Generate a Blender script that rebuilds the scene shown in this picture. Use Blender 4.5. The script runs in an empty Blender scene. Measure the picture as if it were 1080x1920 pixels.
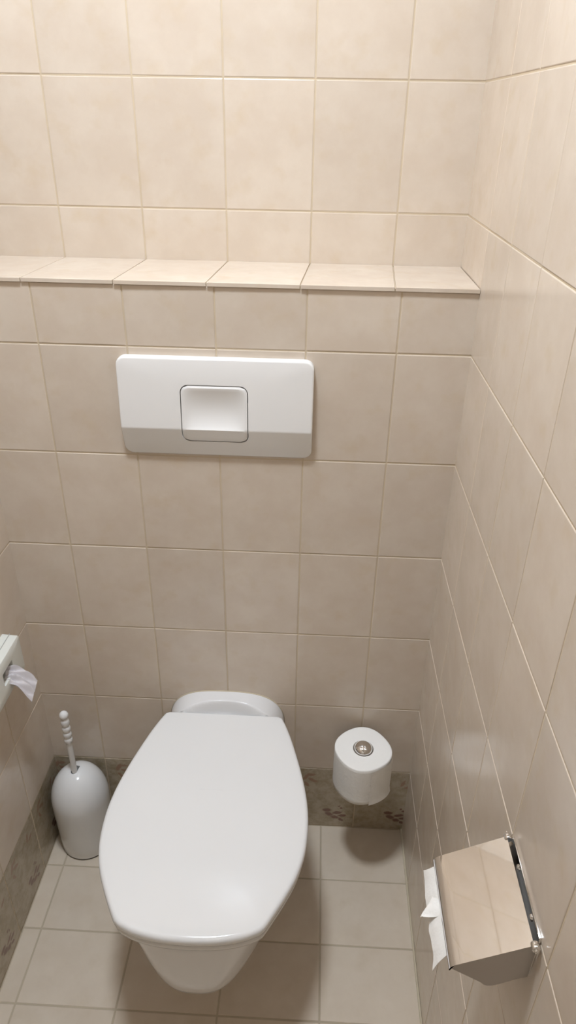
import bpy, bmesh, math, random
from mathutils import Vector, Matrix
random.seed(7)
PI = math.pi
S = bpy.context.scene
C = S.collection

# ------------------------------------------------------------------ camera
cam_d = bpy.data.cameras.new('camera')
cam = bpy.data.objects.new('camera', cam_d)
C.objects.link(cam)
rx = Vector((0.998765, 0.047154, 0.015627))
uy = Vector((-0.036760, 0.489971, 0.870963))
fz = Vector((-0.033412, 0.870462, -0.491100))
m = Matrix.Identity(4)
for i in range(3):
    m[i][0] = rx[i]; m[i][1] = uy[i]; m[i][2] = -fz[i]
m.translation = Vector((0.4755, -1.1649, 1.5626))
cam.matrix_world = m
cam_d.sensor_fit = 'HORIZONTAL'
cam_d.sensor_width = 36.0
cam_d.lens = 1319.83 / 1080 * 36.0
cam_d.clip_start = 0.02
S.camera = cam

# ------------------------------------------------------------------ world, exposure
w = bpy.data.worlds.new('world'); S.world = w; w.use_nodes = True
w.node_tree.nodes['Background'].inputs[0].default_value = (0.9, 0.86, 0.8, 1)
w.node_tree.nodes['Background'].inputs[1].default_value = 0.0
S.view_settings.view_transform = 'Standard'
S.view_settings.look = 'None'
S.view_settings.gamma = 1.0
S.view_settings.exposure = 0.0
S.view_settings.use_curve_mapping = False

LAMP_POS = (0.23, -0.475, 2.52)
LAMP_POWER = 196.0
LAMP_COLOR = (0.80, 0.89, 1.0, 1)

# ------------------------------------------------------------------ room measures
XL, XR = -0.1232, 0.7314        # tile faces of side walls
YU = 0.1873                     # tile face of the recessed upper back wall
YF = -1.62                      # wall behind the camera
ZC = 2.55                       # ceiling
ZLEDGE = 1.3262
TW, TH = 0.152, 0.202           # tile pitch
ROWZ = [1.2168 - j * TH for j in range(7)]      # joints downwards, last one ~ floor
ROWZ = [r for r in ROWZ if r > 0.05] + [0.0]
ROWUP = [1.2168] + [1.4139 + k * 0.201 for k in range(6)] + [ZC]

# ------------------------------------------------------------------ materials
def new_mat(name):
    mt = bpy.data.materials.new(name); mt.use_nodes = True
    nt = mt.node_tree
    b = nt.nodes['Principled BSDF']
    return mt, nt, b
def node(nt, t, **kw):
    n = nt.nodes.new(t)
    for k, v in kw.items(): setattr(n, k, v)
    return n
def simple(name, col, rough=0.4, metal=0.0, bump=None, coat=0.0, sss=0.0, trans=0.0, ior=1.5, var=0.03):
    mt, nt, b = new_mat(name)
    b.inputs['Roughness'].default_value = rough
    b.inputs['Metallic'].default_value = metal
    b.inputs['IOR'].default_value = ior
    b.inputs['Coat Weight'].default_value = coat
    b.inputs['Coat Roughness'].default_value = 0.05
    b.inputs['Transmission Weight'].default_value = trans
    if sss:
        b.inputs['Subsurface Weight'].default_value = sss
        b.inputs['Subsurface Radius'].default_value = (0.01, 0.008, 0.006)
        b.inputs['Subsurface Scale'].default_value = 0.3
    tc = node(nt, 'ShaderNodeTexCoord')
    n = node(nt, 'ShaderNodeTexNoise'); n.inputs['Scale'].default_value = 9.0; n.inputs['Detail'].default_value = 3
    nt.links.new(tc.outputs['Object'], n.inputs['Vector'])
    mx = node(nt, 'ShaderNodeMix', data_type='RGBA')
    mx.inputs['A'].default_value = tuple(c * (1 - var) for c in col) + (1,)
    mx.inputs['B'].default_value = tuple(min(1, c * (1 + var)) for c in col) + (1,)
    nt.links.new(n.outputs['Fac'], mx.inputs['Factor'])
    nt.links.new(mx.outputs['Result'], b.inputs['Base Color'])
    if bump:
        sc, st = bump
        n2 = node(nt, 'ShaderNodeTexNoise'); n2.inputs['Scale'].default_value = sc; n2.inputs['Detail'].default_value = 4
        nt.links.new(tc.outputs['Object'], n2.inputs['Vector'])
        bp = node(nt, 'ShaderNodeBump'); bp.inputs['Strength'].default_value = st; bp.inputs['Distance'].default_value = 0.002
        nt.links.new(n2.outputs['Fac'], bp.inputs['Height'])
        nt.links.new(bp.outputs['Normal'], b.inputs['Normal'])
    return mt

def tile_material(name, base, warm, pale, rough, leaves=None, streak=1.0, bump=0.05):
    """glazed tile: cloudy two tone mottling, each tile different (random offset), small warm specks"""
    mt, nt, b = new_mat(name)
    L = nt.links.new
    tc = node(nt, 'ShaderNodeTexCoord'); oi = node(nt, 'ShaderNodeObjectInfo')
    mul = node(nt, 'ShaderNodeMath', operation='MULTIPLY'); mul.inputs[1].default_value = 57.0
    L(oi.outputs['Random'], mul.inputs[0])
    cmb = node(nt, 'ShaderNodeCombineXYZ')
    for i in range(3): L(mul.outputs[0], cmb.inputs[i])
    add = node(nt, 'ShaderNodeVectorMath', operation='ADD')
    L(tc.outputs['Object'], add.inputs[0]); L(cmb.outputs[0], add.inputs[1])
    n1 = node(nt, 'ShaderNodeTexNoise'); n1.inputs['Scale'].default_value = 14; n1.inputs['Detail'].default_value = 5; n1.inputs['Roughness'].default_value = 0.6
    mp = node(nt, 'ShaderNodeMapping'); mp.inputs['Scale'].default_value = (1.0, streak, 1.0)
    L(add.outputs[0], mp.inputs['Vector']); L(mp.outputs[0], n1.inputs['Vector'])
    r1 = node(nt, 'ShaderNodeMapRange'); r1.inputs['From Min'].default_value = 0.38; r1.inputs['From Max'].default_value = 0.66
    L(n1.outputs['Fac'], r1.inputs['Value'])
    mx1 = node(nt, 'ShaderNodeMix', data_type='RGBA'); mx1.inputs['A'].default_value = base + (1,); mx1.inputs['B'].default_value = pale + (1,)
    L(r1.outputs[0], mx1.inputs['Factor'])
    n2 = node(nt, 'ShaderNodeTexNoise'); n2.inputs['Scale'].default_value = 26; n2.inputs['Detail'].default_value = 4
    L(mp.outputs[0], n2.inputs['Vector'])
    r2 = node(nt, 'ShaderNodeMapRange'); r2.inputs['From Min'].default_value = 0.55; r2.inputs['From Max'].default_value = 0.78; r2.inputs['To Max'].default_value = 0.5
    L(n2.outputs['Fac'], r2.inputs['Value'])
    mx2 = node(nt, 'ShaderNodeMix', data_type='RGBA'); mx2.inputs['B'].default_value = warm + (1,)
    L(mx1.outputs['Result'], mx2.inputs['A']); L(r2.outputs[0], mx2.inputs['Factor'])
    col = mx2.outputs['Result']
    # slight tone difference from tile to tile
    rv = node(nt, 'ShaderNodeMapRange'); rv.inputs['To Min'].default_value = 0.965; rv.inputs['To Max'].default_value = 1.03
    L(oi.outputs['Random'], rv.inputs['Value'])
    sc = node(nt, 'ShaderNodeVectorMath', operation='SCALE')
    L(col, sc.inputs[0]); L(rv.outputs[0], sc.inputs['Scale'])
    col = sc.outputs[0]
    if leaves:
        # printed motif of reddish leaf sprigs over a mossy mottled ground
        n3 = node(nt, 'ShaderNodeTexNoise'); n3.inputs['Scale'].default_value = 45; n3.inputs['Detail'].default_value = 6; n3.inputs['Roughness'].default_value = 0.7
        L(add.outputs[0], n3.inputs['Vector'])
        r3 = node(nt, 'ShaderNodeMapRange'); r3.inputs['From Min'].default_value = 0.42; r3.inputs['From Max'].default_value = 0.62; r3.inputs['To Max'].default_value = 0.75
        L(n3.outputs['Fac'], r3.inputs['Value'])
        mg = node(nt, 'ShaderNodeMix', data_type='RGBA'); mg.inputs['B'].default_value = (0.31, 0.255, 0.16, 1)
        L(col, mg.inputs['A']); L(r3.outputs[0], mg.inputs['Factor'])
        col = mg.outputs['Result']
        nd = node(nt, 'ShaderNodeTexNoise'); nd.inputs['Scale'].default_value = 120
        L(add.outputs[0], nd.inputs['Vector'])
        s1 = node(nt, 'ShaderNodeVectorMath', operation='SUBTRACT'); s1.inputs[1].default_value = (0.5, 0.5, 0.5)
        L(nd.outputs['Color'], s1.inputs[0])
        s2 = node(nt, 'ShaderNodeVectorMath', operation='SCALE'); s2.inputs['Scale'].default_value = 0.006
        L(s1.outputs[0], s2.inputs[0])
        a2 = node(nt, 'ShaderNodeVectorMath', operation='ADD')
        L(tc.outputs['Object'], a2.inputs[0]); L(s2.outputs[0], a2.inputs[1])
        for tone, group in leaves:
            acc = None
            for cx, cy, ang, ln, wd in group:
                q = node(nt, 'ShaderNodeMapping', vector_type='TEXTURE')
                q.inputs['Location'].default_value = (cx, cy, 0); q.inputs['Rotation'].default_value = (0, 0, math.radians(ang)); q.inputs['Scale'].default_value = (ln, wd, 1)
                L(a2.outputs[0], q.inputs['Vector'])
                sp = node(nt, 'ShaderNodeSeparateXYZ'); L(q.outputs[0], sp.inputs[0])
                cb = node(nt, 'ShaderNodeCombineXYZ'); L(sp.outputs[0], cb.inputs[0]); L(sp.outputs[1], cb.inputs[1])
                ln_ = node(nt, 'ShaderNodeVectorMath', operation='LENGTH'); L(cb.outputs[0], ln_.inputs[0])
                rr = node(nt, 'ShaderNodeMapRange'); rr.inputs['From Min'].default_value = 1.15; rr.inputs['From Max'].default_value = 0.75; rr.inputs['To Max'].default_value = 0.85
                L(ln_.outputs['Value'], rr.inputs['Value'])
                if acc is None: acc = rr.outputs[0]
                else:
                    mxx = node(nt, 'ShaderNodeMath', operation='MAXIMUM'); L(acc, mxx.inputs[0]); L(rr.outputs[0], mxx.inputs[1]); acc = mxx.outputs[0]
            ml = node(nt, 'ShaderNodeMix', data_type='RGBA'); ml.inputs['B'].default_value = tone + (1,)
            L(col, ml.inputs['A']); L(acc, ml.inputs['Factor']); col = ml.outputs['Result']
    L(col, b.inputs['Base Color'])
    b.inputs['Roughness'].default_value = rough
    b.inputs['IOR'].default_value = 1.5
    nb = node(nt, 'ShaderNodeTexNoise'); nb.inputs['Scale'].default_value = 22; nb.inputs['Detail'].default_value = 2
    L(add.outputs[0], nb.inputs['Vector'])
    bp = node(nt, 'ShaderNodeBump'); bp.inputs['Strength'].default_value = bump; bp.inputs['Distance'].default_value = 0.004
    L(nb.outputs['Fac'], bp.inputs['Height']); L(bp.outputs['Normal'], b.inputs['Normal'])
    return mt

TB, TWm, TP = (0.645, 0.545, 0.445), (0.612, 0.490, 0.345), (0.690, 0.597, 0.498)
M = {}
M['tile'] = tile_material('glazed_cream_tile', TB, TWm, TP, 0.20)
sprig = [((0.17, 0.075, 0.055), [(0.008, -0.046, 0, .011, .0065), (0.014, -0.060, -25, .011, .007), (0.035, -0.054, 12, .013, .005), (0.029, -0.071, -10, .010, .006), (0.047, -0.064, 5, .011, .0045), (0.044, -0.079, -40, .008, .004), (0.038, -0.030, 40, .004, .003), (0.044, -0.037, -30, .0035, .003)]),
         ((0.33, 0.20, 0.14), [(-0.045, 0.072, 60, .014, .005), (-0.030, 0.060, -30, .013, .005), (-0.033, 0.078, 10, .010, .004), (-0.044, 0.045, -60, .010, .004), (0.035, 0.062, 70, .012, .004), (0.048, 0.05, 20, .010, .004)])]
M['decor'] = tile_material('leaf_print_tile', (0.45, 0.375, 0.275), (0.38, 0.31, 0.21), (0.48, 0.405, 0.305), 0.22, leaves=sprig)
M['floor_tile'] = tile_material('matt_beige_floor_tile', (0.650, 0.548, 0.430), (0.60, 0.495, 0.365), (0.69, 0.592, 0.475), 0.42, bump=0.08)
M['grout'] = simple('beige_grout', (0.60, 0.495, 0.355), 0.85, var=0.12, bump=(300, 0.2))
M['floor_grout'] = simple('brown_grout', (0.50, 0.42, 0.31), 0.9, var=0.15, bump=(300, 0.2))
M['ceramic'] = simple('white_glazed_ceramic', (0.80, 0.785, 0.775), 0.10, var=0.01)
M['seat'] = simple('white_seat_plastic', (0.82, 0.805, 0.785), 0.12, var=0.012)
M['plate'] = simple('white_plate_plastic', (0.83, 0.815, 0.795), 0.17, var=0.01)
M['dark'] = simple('dark_gap', (0.05, 0.045, 0.04), 0.8)
M['chrome'] = simple('polished_chrome', (0.79, 0.78, 0.77), 0.035, 1.0, var=0.01)
M['chrome_soft'] = simple('brushed_chrome_side', (0.46, 0.44, 0.42), 0.30, 1.0, var=0.02)
M['paper'] = simple('white_tissue', (0.90, 0.875, 0.83), 0.9, bump=(160, 0.35), var=0.015)
M['card'] = simple('grey_cardboard', (0.50, 0.44, 0.37), 0.9)
M['brush'] = simple('white_brush_plastic', (0.80, 0.79, 0.775), 0.13, var=0.01)
M['bristle'] = simple('white_bristle', (0.75, 0.75, 0.73), 0.8)
M['rubber'] = simple('dark_rubber', (0.06, 0.055, 0.05), 0.7)
M['dispenser'] = simple('ivory_plastic', (0.74, 0.74, 0.68), 0.35, var=0.01)
M['bag'] = simple('thin_white_film', (0.84, 0.80, 0.82), 0.32, trans=0.25, ior=1.3, bump=(60, 0.3))
M['ceiling'] = simple('white_ceiling_paint', (0.80, 0.78, 0.75), 0.9, bump=(200, 0.1))
M['door'] = simple('cream_door_paint', (0.68, 0.62, 0.54), 0.4, var=0.03)
M['sealant'] = simple('yellowed_sealant', (0.58, 0.50, 0.36), 0.55, var=0.08)
M['seam'] = simple('grey_seam', (0.42, 0.42, 0.38), 0.6)
M['lamp_baffle'] = simple('added_dark_baffle', (0.16, 0.14, 0.12), 0.45, 0.6)  # dark so the added lamp ring throws little light back
lm, lnt, lb = new_mat('glowing_opal_glass')
lb.inputs['Base Color'].default_value = (0.9, 0.9, 0.88, 1)
lb.inputs['Emission Color'].default_value = LAMP_COLOR
lb.inputs['Emission Strength'].default_value = LAMP_POWER
M['lamp'] = lm

# ------------------------------------------------------------------ helpers
def tag(o, label=None, cat=None, group=None, kind=None):
    if label: o['label'] = label
    if cat: o['category'] = cat
    if group: o['group'] = group
    if kind: o['kind'] = kind
    return o
def empty(name, loc, label, cat, group=None):
    o = bpy.data.objects.new(name, None); C.objects.link(o); o.location = loc
    o.empty_display_size = 0.05
    return tag(o, label, cat, group)
def link(name, me, mat, parent=None, smooth=True):
    if mat is not None:
        me.materials.clear(); me.materials.append(M[mat])
    if smooth:
        for p in me.polygons: p.use_smooth = True
    o = bpy.data.objects.new(name, me); C.objects.link(o)
    if parent:
        o.parent = parent
        o.matrix_parent_inverse = Matrix.Identity(4)
        pl = parent.location if parent.parent is None else parent.parent.location + parent.location
        for v in me.vertices: v.co -= pl if parent.parent is None else pl
        # meshes are written in world coordinates: shift them to the parent's origin
    return o
def sharp(me, ang=35):
    me.set_sharp_from_angle(angle=math.radians(ang))
def bm_mesh(bm, name='mesh'):
    bmesh.ops.recalc_face_normals(bm, faces=bm.faces)
    me = bpy.data.meshes.new(name); bm.to_mesh(me); bm.free()
    return me
def part(name, bm, mat, parent, smooth=True, ang=35, kind=None):
    me = bm_mesh(bm, name)
    o = link(name, me, mat, parent, smooth)
    if smooth: sharp(me, ang)
    if kind: o['kind'] = kind
    return o
def box_into(bm, lo, hi, bevel=0.0, seg=2):
    lo, hi = Vector(lo), Vector(hi)
    r = bmesh.ops.create_cube(bm, size=1.0)
    vs = r['verts']
    for v in vs:
        v.co = Vector((lo[i] + (v.co[i] + 0.5) * (hi[i] - lo[i]) for i in range(3)))
    if bevel:
        es = list({e for v in vs for e in v.link_edges})
        bmesh.ops.bevel(bm, geom=es, offset=bevel, segments=seg, profile=0.5, affect='EDGES')
def boxm(lo, hi, bevel=0.0, seg=2):
    bm = bmesh.new(); box_into(bm, lo, hi, bevel, seg); return bm
def loft(bm, rings, close=True, cap0=False, cap1=False):
    """rings: lists of points, all the same length"""
    R = [[bm.verts.new(p) for p in r] for r in rings]
    n = len(R[0])
    for a, b_ in zip(R, R[1:]):
        for i in range(n if close else n - 1):
            j = (i + 1) % n
            bm.faces.new((a[i], a[j], b_[j], b_[i]))
    if cap0: bm.faces.new(R[0][::-1])
    if cap1: bm.faces.new(R[-1])
    return R
def lathe(bm, prof, c, axis='z', seg=40, cap0=True, cap1=True):
    """prof: (radius, along) pairs"""
    rings = []
    for r, h in prof:
        ring = []
        for k in range(seg):
            a = 2 * PI * k / seg
            u, v = r * math.cos(a), r * math.sin(a)
            if axis == 'z': p = (c[0] + u, c[1] + v, c[2] + h)
            elif axis == 'y': p = (c[0] + u, c[1] + h, c[2] + v)
            else: p = (c[0] + h, c[1] + u, c[2] + v)
            ring.append(p)
        rings.append(ring)
    loft(bm, rings, True, cap0, cap1)
    return bm
def lathem(prof, c, axis='z', seg=40, cap0=True, cap1=True):
    bm = bmesh.new(); lathe(bm, prof, c, axis, seg, cap0, cap1); return bm
def spline(pts, per=6):
    """Catmull-Rom through 2-D points"""
    out = []
    P = [pts[0]] + list(pts) + [pts[-1]]
    for i in range(1, len(P) - 2):
        p0, p1, p2, p3 = P[i-1], P[i], P[i+1], P[i+2]
        for k in range(per):
            t = k / per
            out.append(tuple(0.5 * ((2*b) + (-a+c)*t + (2*a-5*b+4*c-d)*t*t + (-a+3*b-3*c+d)*t**3) for a, b, c, d in zip(p0, p1, p2, p3)))
    out.append(tuple(pts[-1]))
    return out
def rrect(x0, x1, y0, y1, r, n=6):
    pts = []
    for cx, cy, a0 in ((x1-r, y1-r, 0), (x0+r, y1-r, PI/2), (x0+r, y0+r, PI), (x1-r, y0+r, 1.5*PI)):
        for k in range(n + 1):
            a = a0 + PI/2 * k / n
            pts.append((cx + r*math.cos(a), cy + r*math.sin(a)))
    return pts

# ------------------------------------------------------------------ tiles
JOINT, PROUD, BEV = 0.0019, 0.0008, 0.0015
tile_cache = {}
def tile_mesh(x0, x1, y0, y1, mat, joint=JOINT, proud=PROUD, bev=BEV):
    """pillow edged tile lying in xy, face at z=0, origin at the centre of the uncut tile"""
    key = tuple(round(v, 5) for v in (x0, x1, y0, y1, joint, proud, bev)) + (mat,)
    if key in tile_cache: return tile_cache[key]
    g = joint / 2
    def ring(i, z): return [(x0+g+i, y0+g+i, z), (x1-g-i, y0+g+i, z), (x1-g-i, y1-g-i, z), (x0+g+i, y1-g-i, z)]
    bm = bmesh.new()
    R = loft(bm, [ring(0, -proud - 0.003), ring(0, -bev), ring(bev * 0.3, -bev * 0.3), ring(bev, 0.0)], True, False, True)
    me = bm_mesh(bm, 'tile'); me.materials.append(M[mat])
    tile_cache[key] = me
    return me
def add_tile(parent, me, origin, ux, uy_):
    o = bpy.data.objects.new('tile', me); C.objects.link(o)
    n = ux.cross(uy_)
    mt = Matrix.Identity(4)
    for i in range(3):
        mt[i][0] = ux[i]; mt[i][1] = uy_[i]; mt[i][2] = n[i]
    # hand laid: a hair out of plane
    mt.translation = Vector(origin) + n * random.uniform(-0.00018, 0.00018)
    tilt = Matrix.Rotation(random.uniform(-0.0012, 0.0012), 4, ux) @ Matrix.Rotation(random.uniform(-0.0012, 0.0012), 4, uy_)
    loc = mt.translation.copy(); mt.translation = (0, 0, 0)
    o.matrix_world = Matrix.Translation(loc) @ tilt @ mt
    o.parent = parent
    return o
X, Y, Z = Vector((1, 0, 0)), Vector((0, 1, 0)), Vector((0, 0, 1))
def tile_wall(parent, us, vs, to_world, ux, uy_, pitch, mat_of, u_first_full=True, joint=JOINT, proud=PROUD, bev=BEV):
    """us, vs: joint coordinates along the wall and upwards; cut end tiles keep the full tile's origin on the inner joint"""
    pw, ph = pitch
    for i, (a, b_) in enumerate(zip(us, us[1:])):
        for j, (c, d) in enumerate(zip(vs, vs[1:])):
            wd, ht = b_ - a, d - c
            # full tile centre: a cut tile at the start hangs on its right joint, else on its left joint
            cu = (b_ - pw / 2) if (i == 0) else (a + pw / 2)
            cv = (d - ph / 2) if (j == 0) else (c + ph / 2)
            me = tile_mesh(a - cu, b_ - cu, c - cv, d - cv, mat_of(i, j), joint, proud, bev)
            add_tile(parent, me, to_world(cu, cv), ux, uy_)
def structure(name, bm, mat, label, smooth=False):
    me = bm_mesh(bm, name); o = link(name, me, mat, None, smooth)
    o['kind'] = 'structure'; o['label'] = label
    return o

# floor
G = PROUD
floor = structure('floor', boxm((XL - 0.05, YF, -0.10), (XR + 0.05, 0.03, -0.0010)), 'floor_grout', 'beige tiled floor with brown grout under the toilet')
fx = [XL] + [0.1209 + k * 0.2036 for k in (-1, 0, 1, 2)] + [XR]
fy = [0.0] + [-0.1443 - k * 0.1496 for k in range(20)]
fy = [y for y in fy if y > YF + 0.03] + [YF]
tile_wall(floor, fx, fy[::-1], lambda u, v: (u, v, 0.0), X, Y, (0.2036, 0.1496), lambda i, j: 'floor_tile', joint=0.0036, proud=0.001, bev=0.0010)

# lower back wall (boxed in cistern) with its ledge
cols = [k * TW for k in range(5)]
zs_low = sorted(ROWZ) + [ZLEDGE - 0.0065]
wb = structure('wall_back_lower', boxm((XL - 0.05, G, -0.05), (XR + 0.05, YU + 0.02, ZLEDGE - 0.003)), 'grout', 'tiled boxed-in lower back wall behind the toilet')
tile_wall(wb, [XL - 0.003] + cols + [XR + 0.003], zs_low, lambda u, v: (u, 0.0, v), X, Z, (TW, TH), lambda i, j: 'decor' if j == 0 else 'tile')
# ledge tiles: glazed top, raw nosing slightly proud of the wall below
lc = [XL] + cols + [XR]
for a, b_ in zip(lc, lc[1:]):
    off = -0.012
    bm = bmesh.new()
    a2, b2 = a + off * (a > XL), b_ + off * (b_ < XR)
    g = 0.0009
    j1, j2 = random.uniform(-0.0006, 0.0006), random.uniform(-0.0006, 0.0006)
    # joints run square to the wall in front and meet the upper wall joints at the back
    vs8 = [(a2+g, -0.0035+j1, ZLEDGE-0.0065), (b2-g, -0.0035+j2, ZLEDGE-0.0065), (b_-g, YU, ZLEDGE-0.0065), (a+g, YU, ZLEDGE-0.0065)]
    top = [(p[0], p[1], ZLEDGE + random.uniform(-.0002, .0002)) for p in vs8]
    loft(bm, [vs8, top], True, True, True)
    es = [e for e in bm.edges if all(v.co.z > ZLEDGE - 0.002 for v in e.verts)]
    bmesh.ops.bevel(bm, geom=es, offset=0.0009, segments=2, profile=0.5, affect='EDGES')
    o = part('ledge_tile', bm, 'tile', wb, smooth=False)

# upper back wall
zs_up = [ZLEDGE - 0.003, ] + ROWUP[1:]
wu = structure('wall_back_upper', boxm((XL - 0.05, YU + G, ZLEDGE - 0.05), (XR + 0.05, YU + 0.1, ZC + 0.05)), 'grout', 'cream tiled upper back wall above the ledge')
tile_wall(wu, [XL - 0.003] + cols + [XR + 0.003], zs_up, lambda u, v: (u, YU, v), X, Z, (TW, TH), lambda i, j: 'tile')

# right and left walls
def side_wall(name, x, sgn, first, label):
    lo, hi = (x, x + 0.1) if sgn > 0 else (x - 0.1, x)
    lo, hi = (lo + G, hi) if sgn > 0 else (lo, hi - G)
    o = structure(name, boxm((lo, YF - 0.05, -0.05), (hi, YU + 0.05, ZC + 0.05)), 'grout', label)
    ys = [first - k * TW for k in range(0, 12)]
    ys = [y for y in ys if y > YF + 0.03] + [YF]
    zl = sorted(ROWZ)                 # below the ledge
    zr = zl[:-1] + ROWUP
    ux = -Y if sgn > 0 else Y
    def place(ylist, zlist, m0):
        if sgn > 0:   # u runs towards -y
            us = [-y for y in ylist]
            tile_wall(o, us, zlist, lambda u, v: (x, -u, v), ux, Z, (TW, TH), lambda i, j: m0 if j == 0 else 'tile')
        else:
            us = ylist[::-1]
            tile_wall(o, us, zlist, lambda u, v: (x, u, v), ux, Z, (TW, TH), lambda i, j: m0 if j == 0 else 'tile')
    place([0.003] + ys[0 if first < -0.01 else 1:], zr, 'tile' if sgn > 0 else 'decor')
    # the bit beside the recess above the ledge
    place([YU + 0.003, 0.003], [ZLEDGE - 0.003] + ROWUP[1:], 'tile')
    return o
wr = side_wall('wall_right', XR, 1, 0.0035, 'cream tiled right wall')
wl = side_wall('wall_left', XL, -1, -0.155, 'cream tiled left wall')

# ceiling, wall behind the camera, door
ceil = structure('ceiling', boxm((XL - 0.1, YF - 0.1, ZC), (XR + 0.1, YU + 0.1, ZC + 0.1)), 'ceiling', 'white painted ceiling')
wf = structure('wall_front', boxm((XL - 0.1, YF - 0.1, -0.05), (XR + 0.1, YF, ZC + 0.02)), 'ceiling', 'painted wall behind the camera')
dr = structure('door_1', boxm((XL + 0.07, YF, 0.006), (XR - 0.07, YF + 0.035, 2.02), 0.003), 'door', 'cream painted door behind the camera')
part('door_frame', boxm((XL + 0.005, YF, 0.006), (XL + 0.068, YF + 0.05, 2.07), 0.004), 'door', dr, smooth=False)
part('door_frame', boxm((XR - 0.068, YF, 0.006), (XR - 0.005, YF + 0.05, 2.07), 0.004), 'door', dr, smooth=False)
part('door_frame', boxm((XL + 0.005, YF, 2.022), (XR - 0.005, YF + 0.05, 2.09), 0.004), 'door', dr, smooth=False)
bm = bmesh.new(); lathe(bm, [(0.009, 0), (0.009, 0.045)], (0.02, YF + 0.035, 1.05), 'y', 16); box_into(bm, (0.011, YF + 0.07, 1.041), (0.14, YF + 0.086, 1.059), 0.005)
part('door_handle', bm, 'chrome', dr)

# sealant in the floor corners
def bead(lo, hi):
    bm = boxm(lo, hi); return bm
part('sealant_bead', bead((XR - 0.004, YF, 0.0), (XR - 0.0002, 0.0, 0.0035)), 'sealant', floor, smooth=False)

# ------------------------------------------------------------------ ceiling lamp
lx, ly, lz = LAMP_POS
lamp = empty('ceiling_lamp', (lx, ly, ZC), 'round ceiling lamp with glowing opal glass shade', 'lamp')
prof = [(0.1155, -0.010), (0.1150, -0.016), (0.100, -0.0215), (0.07, -0.025), (0.03, -0.0265), (0.004, -0.027)]
part('shade', lathem(prof, (lx, ly, ZC), 'z', 40, True, True), 'lamp', lamp)
part('rim', lathem([(0.118, -0.001), (0.118, -0.064), (0.120, -0.068), (0.124, -0.068), (0.126, -0.064), (0.126, -0.001), (0.118, -0.001)], (lx, ly, ZC), 'z', 48, False, False), 'lamp_baffle', lamp)  # unseen ring added as a baffle, cuts sideways light on the upper walls

# ------------------------------------------------------------------ flush plate
PX0, PX1, PZ0, PZ1 = 0.1325, 0.4715, 1.0205, 1.2030
plate = empty('flush_plate', (0.302, 0.0, 1.111), 'wide white flush plate with square push button on back wall', 'flush plate')
ZB = 1.0770                      # fold where the lower part turns back to the wall
def plate_y(z):
    # upper face leans back, lower face folds in under
    if z >= ZB: return -0.0215 + (z - ZB) / (PZ1 - ZB) * 0.0080
    return -0.0215 + (ZB - z) / (ZB - PZ0) * 0.0160
def dens(pts, n):
    """resample closed outline so long straight edges have points too"""
    out = []
    for p, q in zip(pts, pts[1:] + pts[:1]):
        d = math.dist(p, q); k = max(1, int(d / n))
        for i in range(k): out.append((p[0] + (q[0]-p[0]) * i / k, p[1] + (q[1]-p[1]) * i / k))
    return out
BX0, BX1, BZ0, BZ1 = 0.2425, 0.3575, 1.0530, 1.1555
FOLD = [ZB - 0.0030, ZB - 0.0009, ZB + 0.0009, ZB + 0.0030]
def rrect_f(x0, x1, z0, z1, r, n=6):
    """rounded rectangle with extra points where the fold crosses its upright edges"""
    p = rrect(x0, x1, z0, z1, r, n); k = n + 1
    m0 = (x0 + x1) / 2
    return p[:2*k] + [(x0, z) for z in FOLD[::-1]] + p[2*k:] + [(x1, z) for z in FOLD]
def prism_grid(x0, x1, z0, z1, r, yfun, ywall, hole, edge=0.004):
    """rounded rectangle plate whose face follows yfun(x,z), with a rounded recess"""
    bm = bmesh.new()
    def ins(d): return rrect_f(x0 + d, x1 - d, z0 + d, z1 - d, max(r - d, 0.0005), 6)
    rings = [[(x, ywall, z) for x, z in ins(0)]]
    for d, k in ((0, 1.0), (edge * 0.08, 0.6), (edge * 0.25, 0.3), (edge * 0.55, 0.08), (edge, 0.0)):
        rings.append([(x, yfun(x, z) + k * edge, z) for x, z in ins(d)])
    hp = rrect_f(*hole[:4], hole[4], 6)
    rings += [[(x, yfun(x, z), z) for x, z in hp], [(x, yfun(x, z) + 0.0006, z) for x, z in rrect_f(hole[0]+.0004, hole[1]-.0004, hole[2]+.0004, hole[3]-.0004, hole[4]-.0004)], [(x, yfun(x, z) + 0.012, z) for x, z in rrect_f(hole[0]+.0004, hole[1]-.0004, hole[2]+.0004, hole[3]-.0004, hole[4]-.0004)]]
    loft(bm, rings, True, True, True)
    return bm
bm = prism_grid(PX0, PX1, PZ0, PZ1, 0.016, lambda x, z: plate_y(z), -0.0002, (BX0 - 0.0018, BX1 + 0.0018, BZ0 - 0.0018, BZ1 + 0.0018, 0.0143))
part('panel', bm, 'plate', plate, ang=28)
def button_y(x, z):
    base = plate_y(z)
    if z <= ZB: return base - 0.0008
    t = (z - ZB) / (BZ1 - ZB)
    sx = 1 - ((x - (BX0 + BX1) / 2) / ((BX1 - BX0) / 2)) ** 4
    return base - 0.0008 + 0.0085 * max(0, sx) * (math.sin(PI * min(1, t / 0.93)) ** 0.8 if t < 0.93 else 0) * (1 - 0.35 * t)
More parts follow.
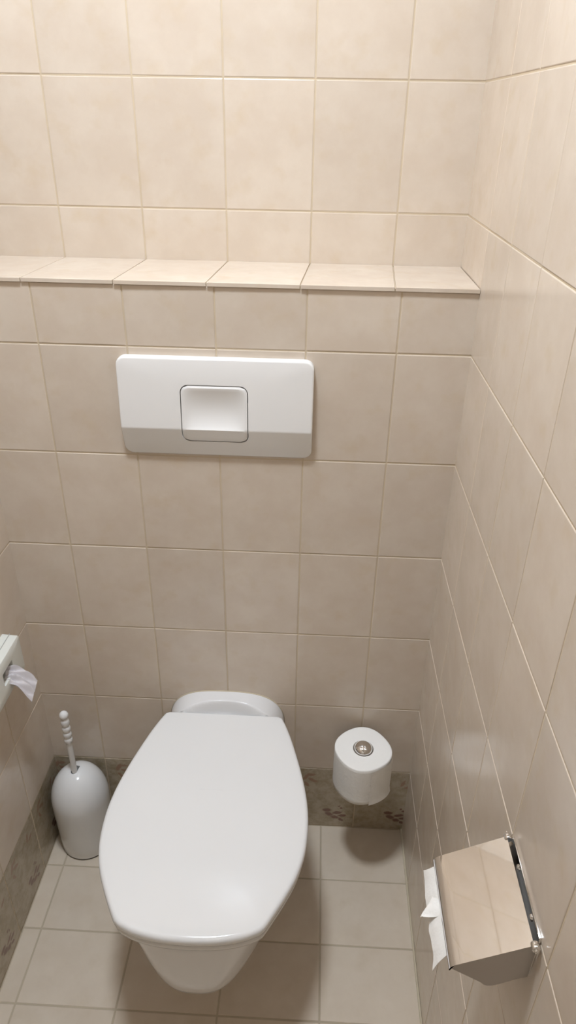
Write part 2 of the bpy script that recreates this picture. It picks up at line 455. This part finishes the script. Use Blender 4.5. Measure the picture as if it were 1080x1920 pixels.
def button_mesh():
    bm = bmesh.new()
    nx, nz = 28, 30
    zs = [BZ0 + (ZB - BZ0) * k / 6 for k in range(7)] + [ZB + (BZ1 - ZB) * k / 24 for k in range(1, 25)]
    r = 0.0125
    rows = []
    for z in zs:
        ins = 0.0
        if z < BZ0 + r: ins = r - math.sqrt(max(0, r*r - (BZ0 + r - z) ** 2))
        if z > BZ1 - r: ins = r - math.sqrt(max(0, r*r - (z - BZ1 + r) ** 2))
        row = []
        for k in range(nx + 1):
            x = BX0 + ins + (BX1 - BX0 - 2 * ins) * k / nx
            y = button_y(x, z)
            e = min(min(x - BX0 - ins, BX1 - ins - x), z - BZ0, BZ1 - z)
            if e < 0.002: y += 0.0016 * (1 - max(e, 0) / 0.002) ** 2
            row.append((x, y, z))
        rows.append(row)
    V = [[bm.verts.new(p) for p in row] for row in rows]
    for a, b_ in zip(V, V[1:]):
        for i in range(nx): bm.faces.new((a[i], a[i+1], b_[i+1], b_[i]))
    # skirt going back into the plate
    rim = V[0][:] + [r_[-1] for r_ in V[1:-1]] + V[-1][::-1] + [r_[0] for r_ in V[-2:0:-1]]
    B = [bm.verts.new((v.co.x, plate_y(v.co.z) + 0.0055, v.co.z)) for v in rim]
    n = len(rim)
    for i in range(n):
        j = (i + 1) % n
        bm.faces.new((rim[i], rim[j], B[j], B[i]))
    return bm
tag(part('push_button', button_mesh(), 'plate', plate, ang=30), 'scooped white push button')
# dark slot around the button
bm = bmesh.new()
n_ = rrect(BX0 - 0.0013, BX1 + 0.0013, BZ0 - 0.0013, BZ1 + 0.0013, 0.0138, 6)
loft(bm, [[(x, plate_y(z) + 0.0105, z) for x, z in n_], [(x, plate_y(z) + 0.0118, z) for x, z in n_]], True, True, True)
part('button_gap', bm, 'dark', plate, smooth=False)

# ------------------------------------------------------------------ toilet
TX = 0.301
toilet = empty('toilet', (TX, 0.0, 0.0), 'white wall-hung toilet with closed lid', 'toilet')
half = [(0.0, -.0480), (.060, -.0480), (.112, -.0482), (.124, -.0510), (.131, -.0590), (.147, -.100), (.162, -.150), (.175, -.200), (.185, -.250), (.1897, -.295), (.189, -.340), (.1835, -.380), (.172, -.418), (.1575, -.449), (.1415, -.478), (.1255, -.5045), (.1195, -.5110), (.110, -.5172), (.085, -.5268), (.045, -.5345), (0.0, -.5368)]
hs = spline(half, 5)
outline = [(x, y) for x, y in hs] + [(-x, y) for x, y in hs[-2:0:-1]]
OC = (0.0, -0.30)
def ring_in(d, z, dome=0.0, flat=0.0):
    """outline moved inwards by d (true normal offset)"""
    n = len(outline); res = []
    for i, (x, y) in enumerate(outline):
        x0, y0 = outline[i-1]; x1, y1 = outline[(i+1) % n]
        tx, ty = x1 - x0, y1 - y0; L_ = math.hypot(tx, ty) or 1
        nx, ny = ty / L_, -tx / L_
        if (OC[0] - x) * nx + (OC[1] - y) * ny < 0: nx, ny = -nx, -ny
        res.append((TX + x + nx * d, y + ny * d, z))
    return res
def ring_sc(s, d, z):
    r = ring_in(d, z)
    return [(TX + (p[0] - TX) * s, OC[1] + (p[1] - OC[1]) * s, z) for p in r]
LZ0, LZ1 = 0.4060, 0.4240
bm = bmesh.new()
rings = [ring_in(0.012, LZ0 + 0.0005), ring_in(0.003, LZ0), ring_in(0.0006, LZ0 + 0.002), ring_in(0.0, LZ0 + 0.006), ring_in(0.0004, LZ1 - 0.0065), ring_in(0.0018, LZ1 - 0.0032), ring_in(0.0045, LZ1 - 0.0011), ring_in(0.008, LZ1 - 0.0002)]
for s in (0.92, 0.8, 0.62, 0.42, 0.2):
    rings.append(ring_sc(s, 0.008, LZ1 + 0.0026 * (1 - s * s)))
loft(bm, rings, True, True, True)
part('lid', bm, 'seat', toilet, ang=60)
bm = bmesh.new()
Z0, Z1 = 0.3870, 0.4035
rings = [ring_in(0.070, Z0 + 0.001), ring_in(0.008, Z0), ring_in(0.0035, Z0 + 0.003), ring_in(0.0028, Z0 + 0.008), ring_in(0.0045, Z1 - 0.003), ring_in(0.009, Z1), ring_in(0.068, Z1 - 0.001), ring_in(0.070, Z0 + 0.001)]
loft(bm, rings, True)
part('seat', bm, 'seat', toilet, ang=60)
for sx in (-1, 1):
    part('hinge', lathem([(0.0075, -0.02), (0.0085, -0.018), (0.0085, 0.018), (0.0075, 0.02)], (TX + sx * 0.075, -0.056, 0.404), 'x', 20), 'seat', toilet)
# bowl: horizontal sections from the rim down
def section(z, F, Wd, Mx, B, n=2.25, N=28):
    pts = []
    K = 10
    for k in range(K):                         # side, from the wall forward
        t = k / K; y = Mx * t; s = t * t * (3 - 2 * t)
        pts.append((B + (Wd - B) * s, y))
    for k in range(N + 1):                     # front
        a = PI / 2 * k / N
        pts.append((Wd * abs(math.cos(a)) ** (2 / n), Mx + (F - Mx) * math.sin(a) ** (2 / n)))
    full = [(TX + x, y, z) for x, y in pts] + [(TX - x, y, z) for x, y in pts[-2::-1]]
    return full
bm = bmesh.new()
D_ = [(.3865, -.505, .165), (.3865, -.5225, .1760), (.3850, -.5265, .1785), (.378, -.5272, .1790), (.366, -.5272, .1765), (.35, -.5268, .1700), (.31, -.5252, .1530), (.28, -.5230, .1380), (.25, -.5190, .1220), (.23, -.5150, .1110), (.215, -.5105, .1030), (.204, -.5030, .0960), (.195, -.488, .0880), (.185, -.462, .0765), (.17, -.42, .0730), (.14, -.36, .0710), (.11, -.30, .070), (.085, -.24, .060), (.080, -.20, .052)]
secs = [(z, f, w_, -.27 if z > .2 else max(-.27, f * .6), min(.117, max(w_ * .8, .09) * .95), 2.3 + 0.4 * max(0, min(1, (.31 - z) / .08))) for z, f, w_ in D_]
loft(bm, [section(*s) for s in secs], True, True, True)
part('bowl', bm, 'ceramic', toilet, ang=70)
# raised back of the bowl against the wall, scooped down to the hinge deck
bm = bmesh.new()
HWB = 0.1305
def sm(t):
    t = max(0, min(1, t)); return t * t * (3 - 2 * t)
NXg, NYg = 48, 26
rows = []
for j in range(NYg + 1):
    y = -0.0003 - 0.0472 * j / NYg
    row = []
    for i in range(NXg + 1):
        s = -math.cos(PI * i / NXg)
        arch = 0.335 + 0.1065 * max(0.0, 1 - abs(s) ** 2.9) ** (1 / 2.9)
        ridge = -0.029 - 0.036 * abs(s) ** 2.0
        lowz = 0.4085
        z = arch
        if arch > lowz: z = arch - (arch - lowz) * sm((ridge - y) / 0.011)
        # front edge of the crown rounded
        row.append((TX + s * HWB * (1 - 0.05 * (j / NYg) ** 2), y, z))
    rows.append(row)
V = [[bm.verts.new(p) for p in r] for r in rows]
for a, b_ in zip(V, V[1:]):
    for i in range(NXg): bm.faces.new((a[i], a[i+1], b_[i+1], b_[i]))
for r_ in (V[0], V[-1]):
    base = [bm.verts.new((v.co.x, v.co.y, 0.33)) for v in r_]
    for i in range(NXg): bm.faces.new((r_[i], r_[i+1], base[i+1], base[i]))
part('rear_deck', bm, 'ceramic', toilet, ang=75)
# stain of sealant along the wall edge of the ceramic
bm = bmesh.new()
pts = []
for i in range(41):
    s = -math.cos(PI * i / 40)
    pts.append((TX + s * (HWB + 0.0012), 0.335 + 0.1078 * max(0.0, 1 - abs(s) ** 2.9) ** (1 / 2.9)))
loft(bm, [[(x, -0.0001, z) for x, z in pts], [(x, -0.0016, z - 0.0002) for x, z in pts], [(x, -0.0024, z - 0.0014) for x, z in pts]], False)
part('wall_seal', bm, 'sealant', toilet)

# ------------------------------------------------------------------ spare roll on upright holder
RXc, RYc = 0.6065, -0.0790
holder = empty('spare_roll_holder', (RXc, 0.0, 0.25), 'chrome upright spare roll holder with domed knob on back wall', 'roll holder')
part('rosette', lathem([(0.022, -0.0), (0.022, -0.004), (0.019, -0.008), (0.010, -0.010)], (RXc, 0.0, 0.252), 'y', 28), 'chrome', holder)
part('arm', lathem([(0.0055, -0.008), (0.0055, RYc)], (RXc, 0.0, 0.252), 'y', 18), 'chrome', holder)
part('support_disc', lathem([(0.030, 0.0), (0.032, 0.0015), (0.030, 0.003)], (RXc, RYc, 0.257), 'z', 32), 'chrome', holder)
part('rod', lathem([(0.0055, -0.005), (0.0055, 0.118)], (RXc, RYc, 0.252), 'z', 18), 'chrome', holder)
kp = [(0.0200, -0.010), (0.0204, -0.001)] + [(0.0204 * math.cos(a), 0.0 + 0.0150 * math.sin(a)) for a in [k * PI / 18 for k in range(1, 9)]] + [(0.0006, 0.0150)]
part('knob', lathem(kp, (RXc, RYc, 0.3665), 'z', 40), 'chrome', holder)
# the roll: slightly squashed to a rounded triangle
def roll_r(a):
    return 0.0612 * (1 + 0.024 * math.cos(4 * (a + 0.19)) + 0.008 * math.cos(3 * a + 1.2))
roll = empty('toilet_roll', (RXc, RYc, 0.2602), 'full white toilet roll standing upright beside the toilet bowl', 'toilet roll')
bm = bmesh.new()
def rring(d, z, n=72, hole=False):
    out = []
    for k in range(n):
        a = 2 * PI * k / n
        r = 0.0225 if hole else roll_r(a) - d
        out.append((RXc + r * math.cos(a), RYc + r * math.sin(a), z))
    return out
RZ0, RZ1 = 0.2605, 0.3685
rings = [rring(0, RZ0, hole=True), rring(0.003, RZ0), rring(0.0004, RZ0 + 0.002)]
for k in range(1, 12):
    rings.append(rring(random.uniform(-0.0004, 0.0004), RZ0 + 0.002 + (RZ1 - RZ0 - 0.0035) * k / 12))
rings += [rring(0.0003, RZ1 - 0.0015), rring(0.0014, RZ1 - 0.0002), rring(0.004, RZ1), rring(0, RZ1 - 0.0003, hole=True), rring(0, RZ0, hole=True)]
loft(bm, rings, True)
part('paper', bm, 'paper', roll, ang=50)
bm = bmesh.new()
lathe(bm, [(0.0222, RZ0), (0.0222, RZ1 - 0.001), (0.0214, RZ1 - 0.001), (0.0214, RZ0), (0.0222, RZ0)], (RXc, RYc, 0), 'z', 36, False, False)
part('core', bm, 'card', roll, ang=50)
# loose end of the outer sheet, a flap running down the right side
bm = bmesh.new()
rows = []
for j in range(9):
    z = RZ0 - 0.0015 + (RZ1 - RZ0 - 0.004) * j / 8
    row = []
    for k in range(13):
        a = math.radians(-75 + 62 * k / 12)
        r = roll_r(a) + 0.0009 + 0.0018 * (k / 12) ** 3 + (0.0022 if j == 0 else 0.0) * (k / 12)
        row.append((RXc + r * math.cos(a), RYc + r * math.sin(a), z - 0.003 * (k / 12) * (j == 0)))
    rows.append(row)
loft(bm, rows, False)
part('loose_end', bm, 'paper', roll, ang=60)

# ------------------------------------------------------------------ toilet brush and holder
BXc, BYc = -0.0445, -0.0690
bh = empty('toilet_brush_holder', (BXc, BYc, 0.0), 'domed white brush holder on the floor left of the toilet', 'brush holder')
prof = [(0.0600, 0.004), (0.0612, 0.006), (0.0622, 0.03), (0.0638, 0.08), (0.0652, 0.13), (0.0658, 0.158)]
for k in range(1, 15):
    a = PI / 2 * k / 15
    prof.append((0.0658 * math.cos(a) ** 0.92, 0.158 + 0.088 * math.sin(a) ** 1.05))
prof.append((0.0008, 0.2465))
bm = lathem(prof, (BXc, BYc, 0), 'z', 56, True, True)
me = bm_mesh(bm, 'dome_body')
tmp = bpy.data.objects.new('tmp', me); C.objects.link(tmp)
# slot for the handle, open to the back
bmc = bmesh.new()
sl = [(-0.0072, -0.006)] + [(0.0072 * math.cos(a), -0.006 + 0.0072 * math.sin(a)) for a in [PI + PI * k / 10 for k in range(1, 10)]] + [(0.0072, -0.006), (0.0060, 0.011), (-0.0030, 0.011)]
ca, sa = math.cos(-0.20), math.sin(-0.20)
slp = [(BXc - 0.0005 + x * ca - y * sa, BYc + x * sa + y * ca) for x, y in sl]
loft(bmc, [[(x, y, 0.12) for x, y in slp], [(x, y, 0.30) for x, y in slp]], True, True, True)
cut = bpy.data.objects.new('cut', bm_mesh(bmc, 'cut')); C.objects.link(cut)
md = tmp.modifiers.new('b', 'BOOLEAN'); md.operation = 'DIFFERENCE'; md.object = cut; md.solver = 'EXACT'
bpy.context.view_layer.update()
ev = tmp.evaluated_get(bpy.context.evaluated_depsgraph_get())
me2 = bpy.data.meshes.new_from_object(ev)
bpy.data.objects.remove(tmp); bpy.data.objects.remove(cut)
o = link('body', me2, 'brush', bh); sharp(me2, 40)
part('foot_ring', lathem([(0.0565, 0.0002), (0.0595, 0.0006), (0.0600, 0.0042), (0.056, 0.0042)], (BXc, BYc, 0), 'z', 56), 'rubber', bh)
br = empty('toilet_brush', (BXc, BYc - 0.004, 0.245), 'white toilet brush with beaded handle standing in its holder', 'toilet brush')
HX, HY = BXc - 0.0005, BYc - 0.006
part('stem', lathem([(0.0064, 0.192), (0.0064, 0.300), (0.0067, 0.338)], (HX, HY, 0), 'z', 20), 'brush', br)
bead_p = [(0.0064, 0.336)]
for zc, rr, hh in ((0.348, 0.0096, 0.0085), (0.365, 0.0096, 0.0085), (0.382, 0.0096, 0.0085), (0.401, 0.0096, 0.0105)):
    for k in range(-4, 5):
        a = PI / 2 * k / 5
        bead_p.append((0.0058 + (rr - 0.0058) * math.cos(a), zc + hh * math.sin(a)))
bead_p.append((0.0058, 0.413))
part('beaded_grip', lathem(bead_p, (HX, HY, 0), 'z', 24), 'brush', br, ang=50)
part('ball_knob', lathem([(0.0055, 0.4125)] + [(0.0098 * math.cos(a), 0.4215 + 0.0102 * math.sin(a)) for a in [PI / 2 * k / 8 for k in range(-6, 8)]] + [(0.0004, 0.4318)], (HX, HY, 0), 'z', 24), 'brush', br)

# ------------------------------------------------------------------ chrome covered paper holder on the right wall
PY0, PY1 = -0.7365, -0.6085      # near, far end
ph = empty('covered_roll_holder', (XR, -0.672, 0.80), 'chrome toilet roll holder with mirror cover on right wall', 'roll holder')
HI = (0.7235, 0.8140)            # cover edge at the hinge (x, z)
LO = (0.6490, 0.7704)            # outer edge of cover
part('back_plate', boxm((0.7285, PY0 + 0.004, 0.752), (XR + 0.0003, PY1 - 0.004, 0.8205), 0.0008), 'chrome', ph)
for yy in (-0.648, -0.706):
    s_ = part('screw', lathem([(0.0042, 0.0), (0.0042, -0.0012), (0.003, -0.0024), (0.0004, -0.0028)], (0.7285, yy, 0.8125), 'x', 18), 'chrome', ph)
# cover: flat mirror sheet with a turned down lip
dx, dz = LO[0] - HI[0], LO[1] - HI[1]
L_ = math.hypot(dx, dz); ex = (dx / L_, dz / L_); en = (-ex[1], ex[0])
if en[1] < 0: en = (-en[0], -en[1])
path = [HI]
for k in range(1, 10): path.append((HI[0] + dx * k / 9, HI[1] + dz * k / 9))
rl = 0.0120
cx_, cz_ = LO[0] - en[0] * rl, LO[1] - en[1] * rl
a0 = math.atan2(en[1], en[0])
for k in range(0, 8):
    a = a0 + math.radians(64) * k / 7
    if k == 0: continue
    path.append((cx_ + rl * math.cos(a), cz_ + rl * math.sin(a)))
def sheet_strip(path, y0, y1, th):
    bm = bmesh.new()
    n = len(path); inn = []
    for i, p in enumerate(path):
        q0, q1 = path[max(0, i-1)], path[min(n-1, i+1)]
        tx, tz = q1[0]-q0[0], q1[1]-q0[1]; l = math.hypot(tx, tz)
        inn.append((p[0] - (-tz / l) * -th * -1, p[1] + tx / l * -th * -1))
    ring0 = [(p[0], y0, p[1]) for p in path] + [(p[0], y0, p[1]) for p in inn[::-1]]
    ring1 = [(p[0], y1, p[1]) for p in path] + [(p[0], y1, p[1]) for p in inn[::-1]]
    loft(bm, [ring0, ring1], True, True, True)
    return bm
cover = part('cover', sheet_strip(path, PY0, PY1, 0.0010), 'chrome', ph, ang=30)
# side cheeks folded down from the cover
ex_in = (HI[0] - LO[0], HI[1] - LO[1])
def cheek(y0, y1):
    b_ = (HI[0] - 0.001, HI[1] - 0.002)
    poly = [(cx_ + (rl - 0.0016) * math.cos(a0 + math.radians(t)), cz_ + (rl - 0.0016) * math.sin(a0 + math.radians(t))) for t in (60, 45, 30, 15, 0)] + [b_, (0.7280, 0.7990), (0.7280, 0.7525), (0.7160, 0.7455)]
    corner = [(0.6975, 0.7330), (0.6925, 0.7305), (0.6875, 0.7300), (0.6835, 0.7320), (0.6800, 0.7360)]
    poly += corner
    bm = bmesh.new()
    loft(bm, [[(x, y0, z) for x, z in poly], [(x, y1, z) for x, z in poly]], True, True, True)
    return bm
for (y0, y1) in ((PY0 + 0.0016, PY0 + 0.0026), (PY1 - 0.0026, PY1 - 0.0016)):
    part('cheek', cheek(y0, y1), 'chrome_soft', ph, smooth=False)
for yy in (PY0, PY1):
    s = 1 if yy == PY1 else -1
    part('hinge_knuckle', lathem([(0.0040, -0.004), (0.0046, -0.003), (0.0046, 0.003), (0.0040, 0.004), (0.0022, 0.0045), (0.0022, 0.0062), (0.0006, 0.0068)] if s > 0 else [(0.0006, -0.0068), (0.0022, -0.0062), (0.0022, -0.0045), (0.0040, -0.004), (0.0046, -0.003), (0.0046, 0.003), (0.0040, 0.004)], (0.7250, yy, 0.8125), 'y', 22), 'chrome', ph)
part('spindle', lathem([(0.0032, PY0 + 0.003), (0.0032, PY1 - 0.003)], (0.6935, 0, 0.7630), 'y', 16), 'chrome', ph)
# roll under the cover, with its crumpled tail
r2 = empty('used_toilet_roll', (0.6935, -0.672, 0.763), 'part-used tissue roll with crumpled end under the chrome cover', 'toilet roll')
bm = lathem([(0.018, -0.724), (0.0255, -0.724), (0.0265, -0.722), (0.0265, -0.622), (0.0255, -0.620), (0.018, -0.620), (0.018, -0.724)], (0.6935, 0, 0.7630), 'y', 40, False, False)
part('paper', bm, 'paper', r2, ang=50)
part('core', lathem([(0.0178, -0.7235), (0.0178, -0.6205), (0.0165, -0.6205), (0.0165, -0.7235), (0.0178, -0.7235)], (0.6935, 0, 0.7630), 'y', 30, False, False), 'card', r2, ang=50)
def sheet(name, fn, nu, nv, parent, mat='paper', th=0.0005):
    bm = bmesh.new()
    A = [[fn(i / nu, j / nv) for i in range(nu + 1)] for j in range(nv + 1)]
    V = [[bm.verts.new(p) for p in r] for r in A]
    for a, b_ in zip(V, V[1:]):
        for i in range(nu): bm.faces.new((a[i], a[i+1], b_[i+1], b_[i]))
    bmesh.ops.recalc_face_normals(bm, faces=bm.faces)
    bmesh.ops.solidify(bm, geom=list(bm.faces), thickness=th)
    return part(name, bm, mat, parent, ang=60)
def tail(u, v):
    # u along the holder (far to near), v downwards
    y = -0.6150 - 0.1020 * u
    prof = [(0.6760, 0.7825), (0.6620, 0.7730), (0.6510, 0.7640), (0.6430, 0.7530), (0.6365, 0.7405), (0.6325, 0.7290)]
    t = v * (len(prof) - 1); i = min(len(prof) - 2, int(t)); f = t - i
    x = prof[i][0] * (1 - f) + prof[i+1][0] * f; z = prof[i][1] * (1 - f) + prof[i+1][1] * f
    y += 0.006 * v * v * (1 if u < 0.15 else 0)
    x += 0.0006 * math.sin(u * 17) * v + 0.0004 * math.sin(u * 31 + v * 5) * v
    z += v ** 3 * (0.012 * max(0, (0.14 - u) / 0.14) ** 2 + 0.0015 * math.sin(u * 9) - 0.010 * max(0, (u - 0.86) / 0.14))
    return (x, y, z)
sheet('tail', tail, 26, 14, r2)
def flap(u, v):
    # pointed crumpled flap lifted from the tail
    wv = (1 - v) ** 0.8
    y = -0.6540 - 0.0060 * v - (u - 0.5) * 0.036 * wv - 0.004 * v
    x = 0.6440 - 0.0200 * v + 0.0015 * math.sin(u * 6 + v * 4)
    z = 0.7505 - 0.0160 * v + 0.003 * math.sin(PI * u) * (1 - v) + 0.003 * v * (u - .5)
    return (x, y, z)
sheet('folded_corner', flap, 10, 10, r2)

# ------------------------------------------------------------------ bag dispenser on the left wall
bd = empty('bag_dispenser', (XL, -0.168, 0.62), 'ivory plastic hygiene bag dispenser with round opening on left wall', 'dispenser')
XF = XL + 0.0310
y0, y1, z0, z1 = -0.2385, -0.0985, 0.5770, 0.6655
hc = (-0.1675, 0.6235); hr = 0.0245
out = rrect(y0, y1, z0, z1, 0.010, 9)
def ins_o(d): return rrect(y0 + d, y1 - d, z0 + d, z1 - d, 0.010 - d * 0.8, 9)
N_ = len(out)
# hole ring in the same angular order as the outline
def hole_ring(r):
    res = []
    for p in ins_o(0.004):
        a = math.atan2(p[1] - (z0 + z1) / 2, p[0] - (y0 + y1) / 2)
        res.append((hc[0] + r * math.cos(a), hc[1] + r * math.sin(a)))
    return res
bm = bmesh.new()
rg = [[(XL, y, z) for y, z in out], [(XF - 0.0035, y, z) for y, z in ins_o(0.0012)], [(XF - 0.001, y, z) for y, z in ins_o(0.0022)], [(XF, y, z) for y, z in ins_o(0.004)],
      [(XF, y, z) for y, z in hole_ring(hr + 0.002)], [(XF - 0.0006, y, z) for y, z in hole_ring(hr + 0.0006)], [(XF - 0.002, y, z) for y, z in hole_ring(hr)], [(XF - 0.024, y, z) for y, z in hole_ring(hr)]]
loft(bm, rg, True, True, True)
part('case', bm, 'dispenser', bd, ang=35)
part('lid_seam', boxm((XL + 0.0135, y0 + 0.004, z1 - 0.0006), (XL + 0.0150, y1 - 0.004, z1 + 0.0001)), 'seam', bd, smooth=False)
bag = empty('hygiene_bag', (XF, -0.166, 0.622), 'crumpled white film bag hanging out of the ivory dispenser', 'bag')
def bagf(u, v):
    # v from the opening outwards, u across
    wv = 0.020 + 0.018 * sm(v * 1.3)
    x = XF - 0.010 + 0.046 * v
    z = 0.6165 + 0.005 * math.sin(v * 2.2) - 0.018 * v - 0.036 * v * v
    yy = -0.1640 + 0.010 * v + (u - 0.5) * wv
    fold = 0.004 * math.sin(u * 13 + v * 3) * (0.4 + v) + 0.003 * math.sin(u * 23 - v * 9)
    z += fold - 0.022 * (0.5 - u) * (1 - 0.2 * v)
    x += 0.3 * fold
    return (x, yy, z)
sheet('film', bagf, 22, 18, bag, 'bag', 0.0004)
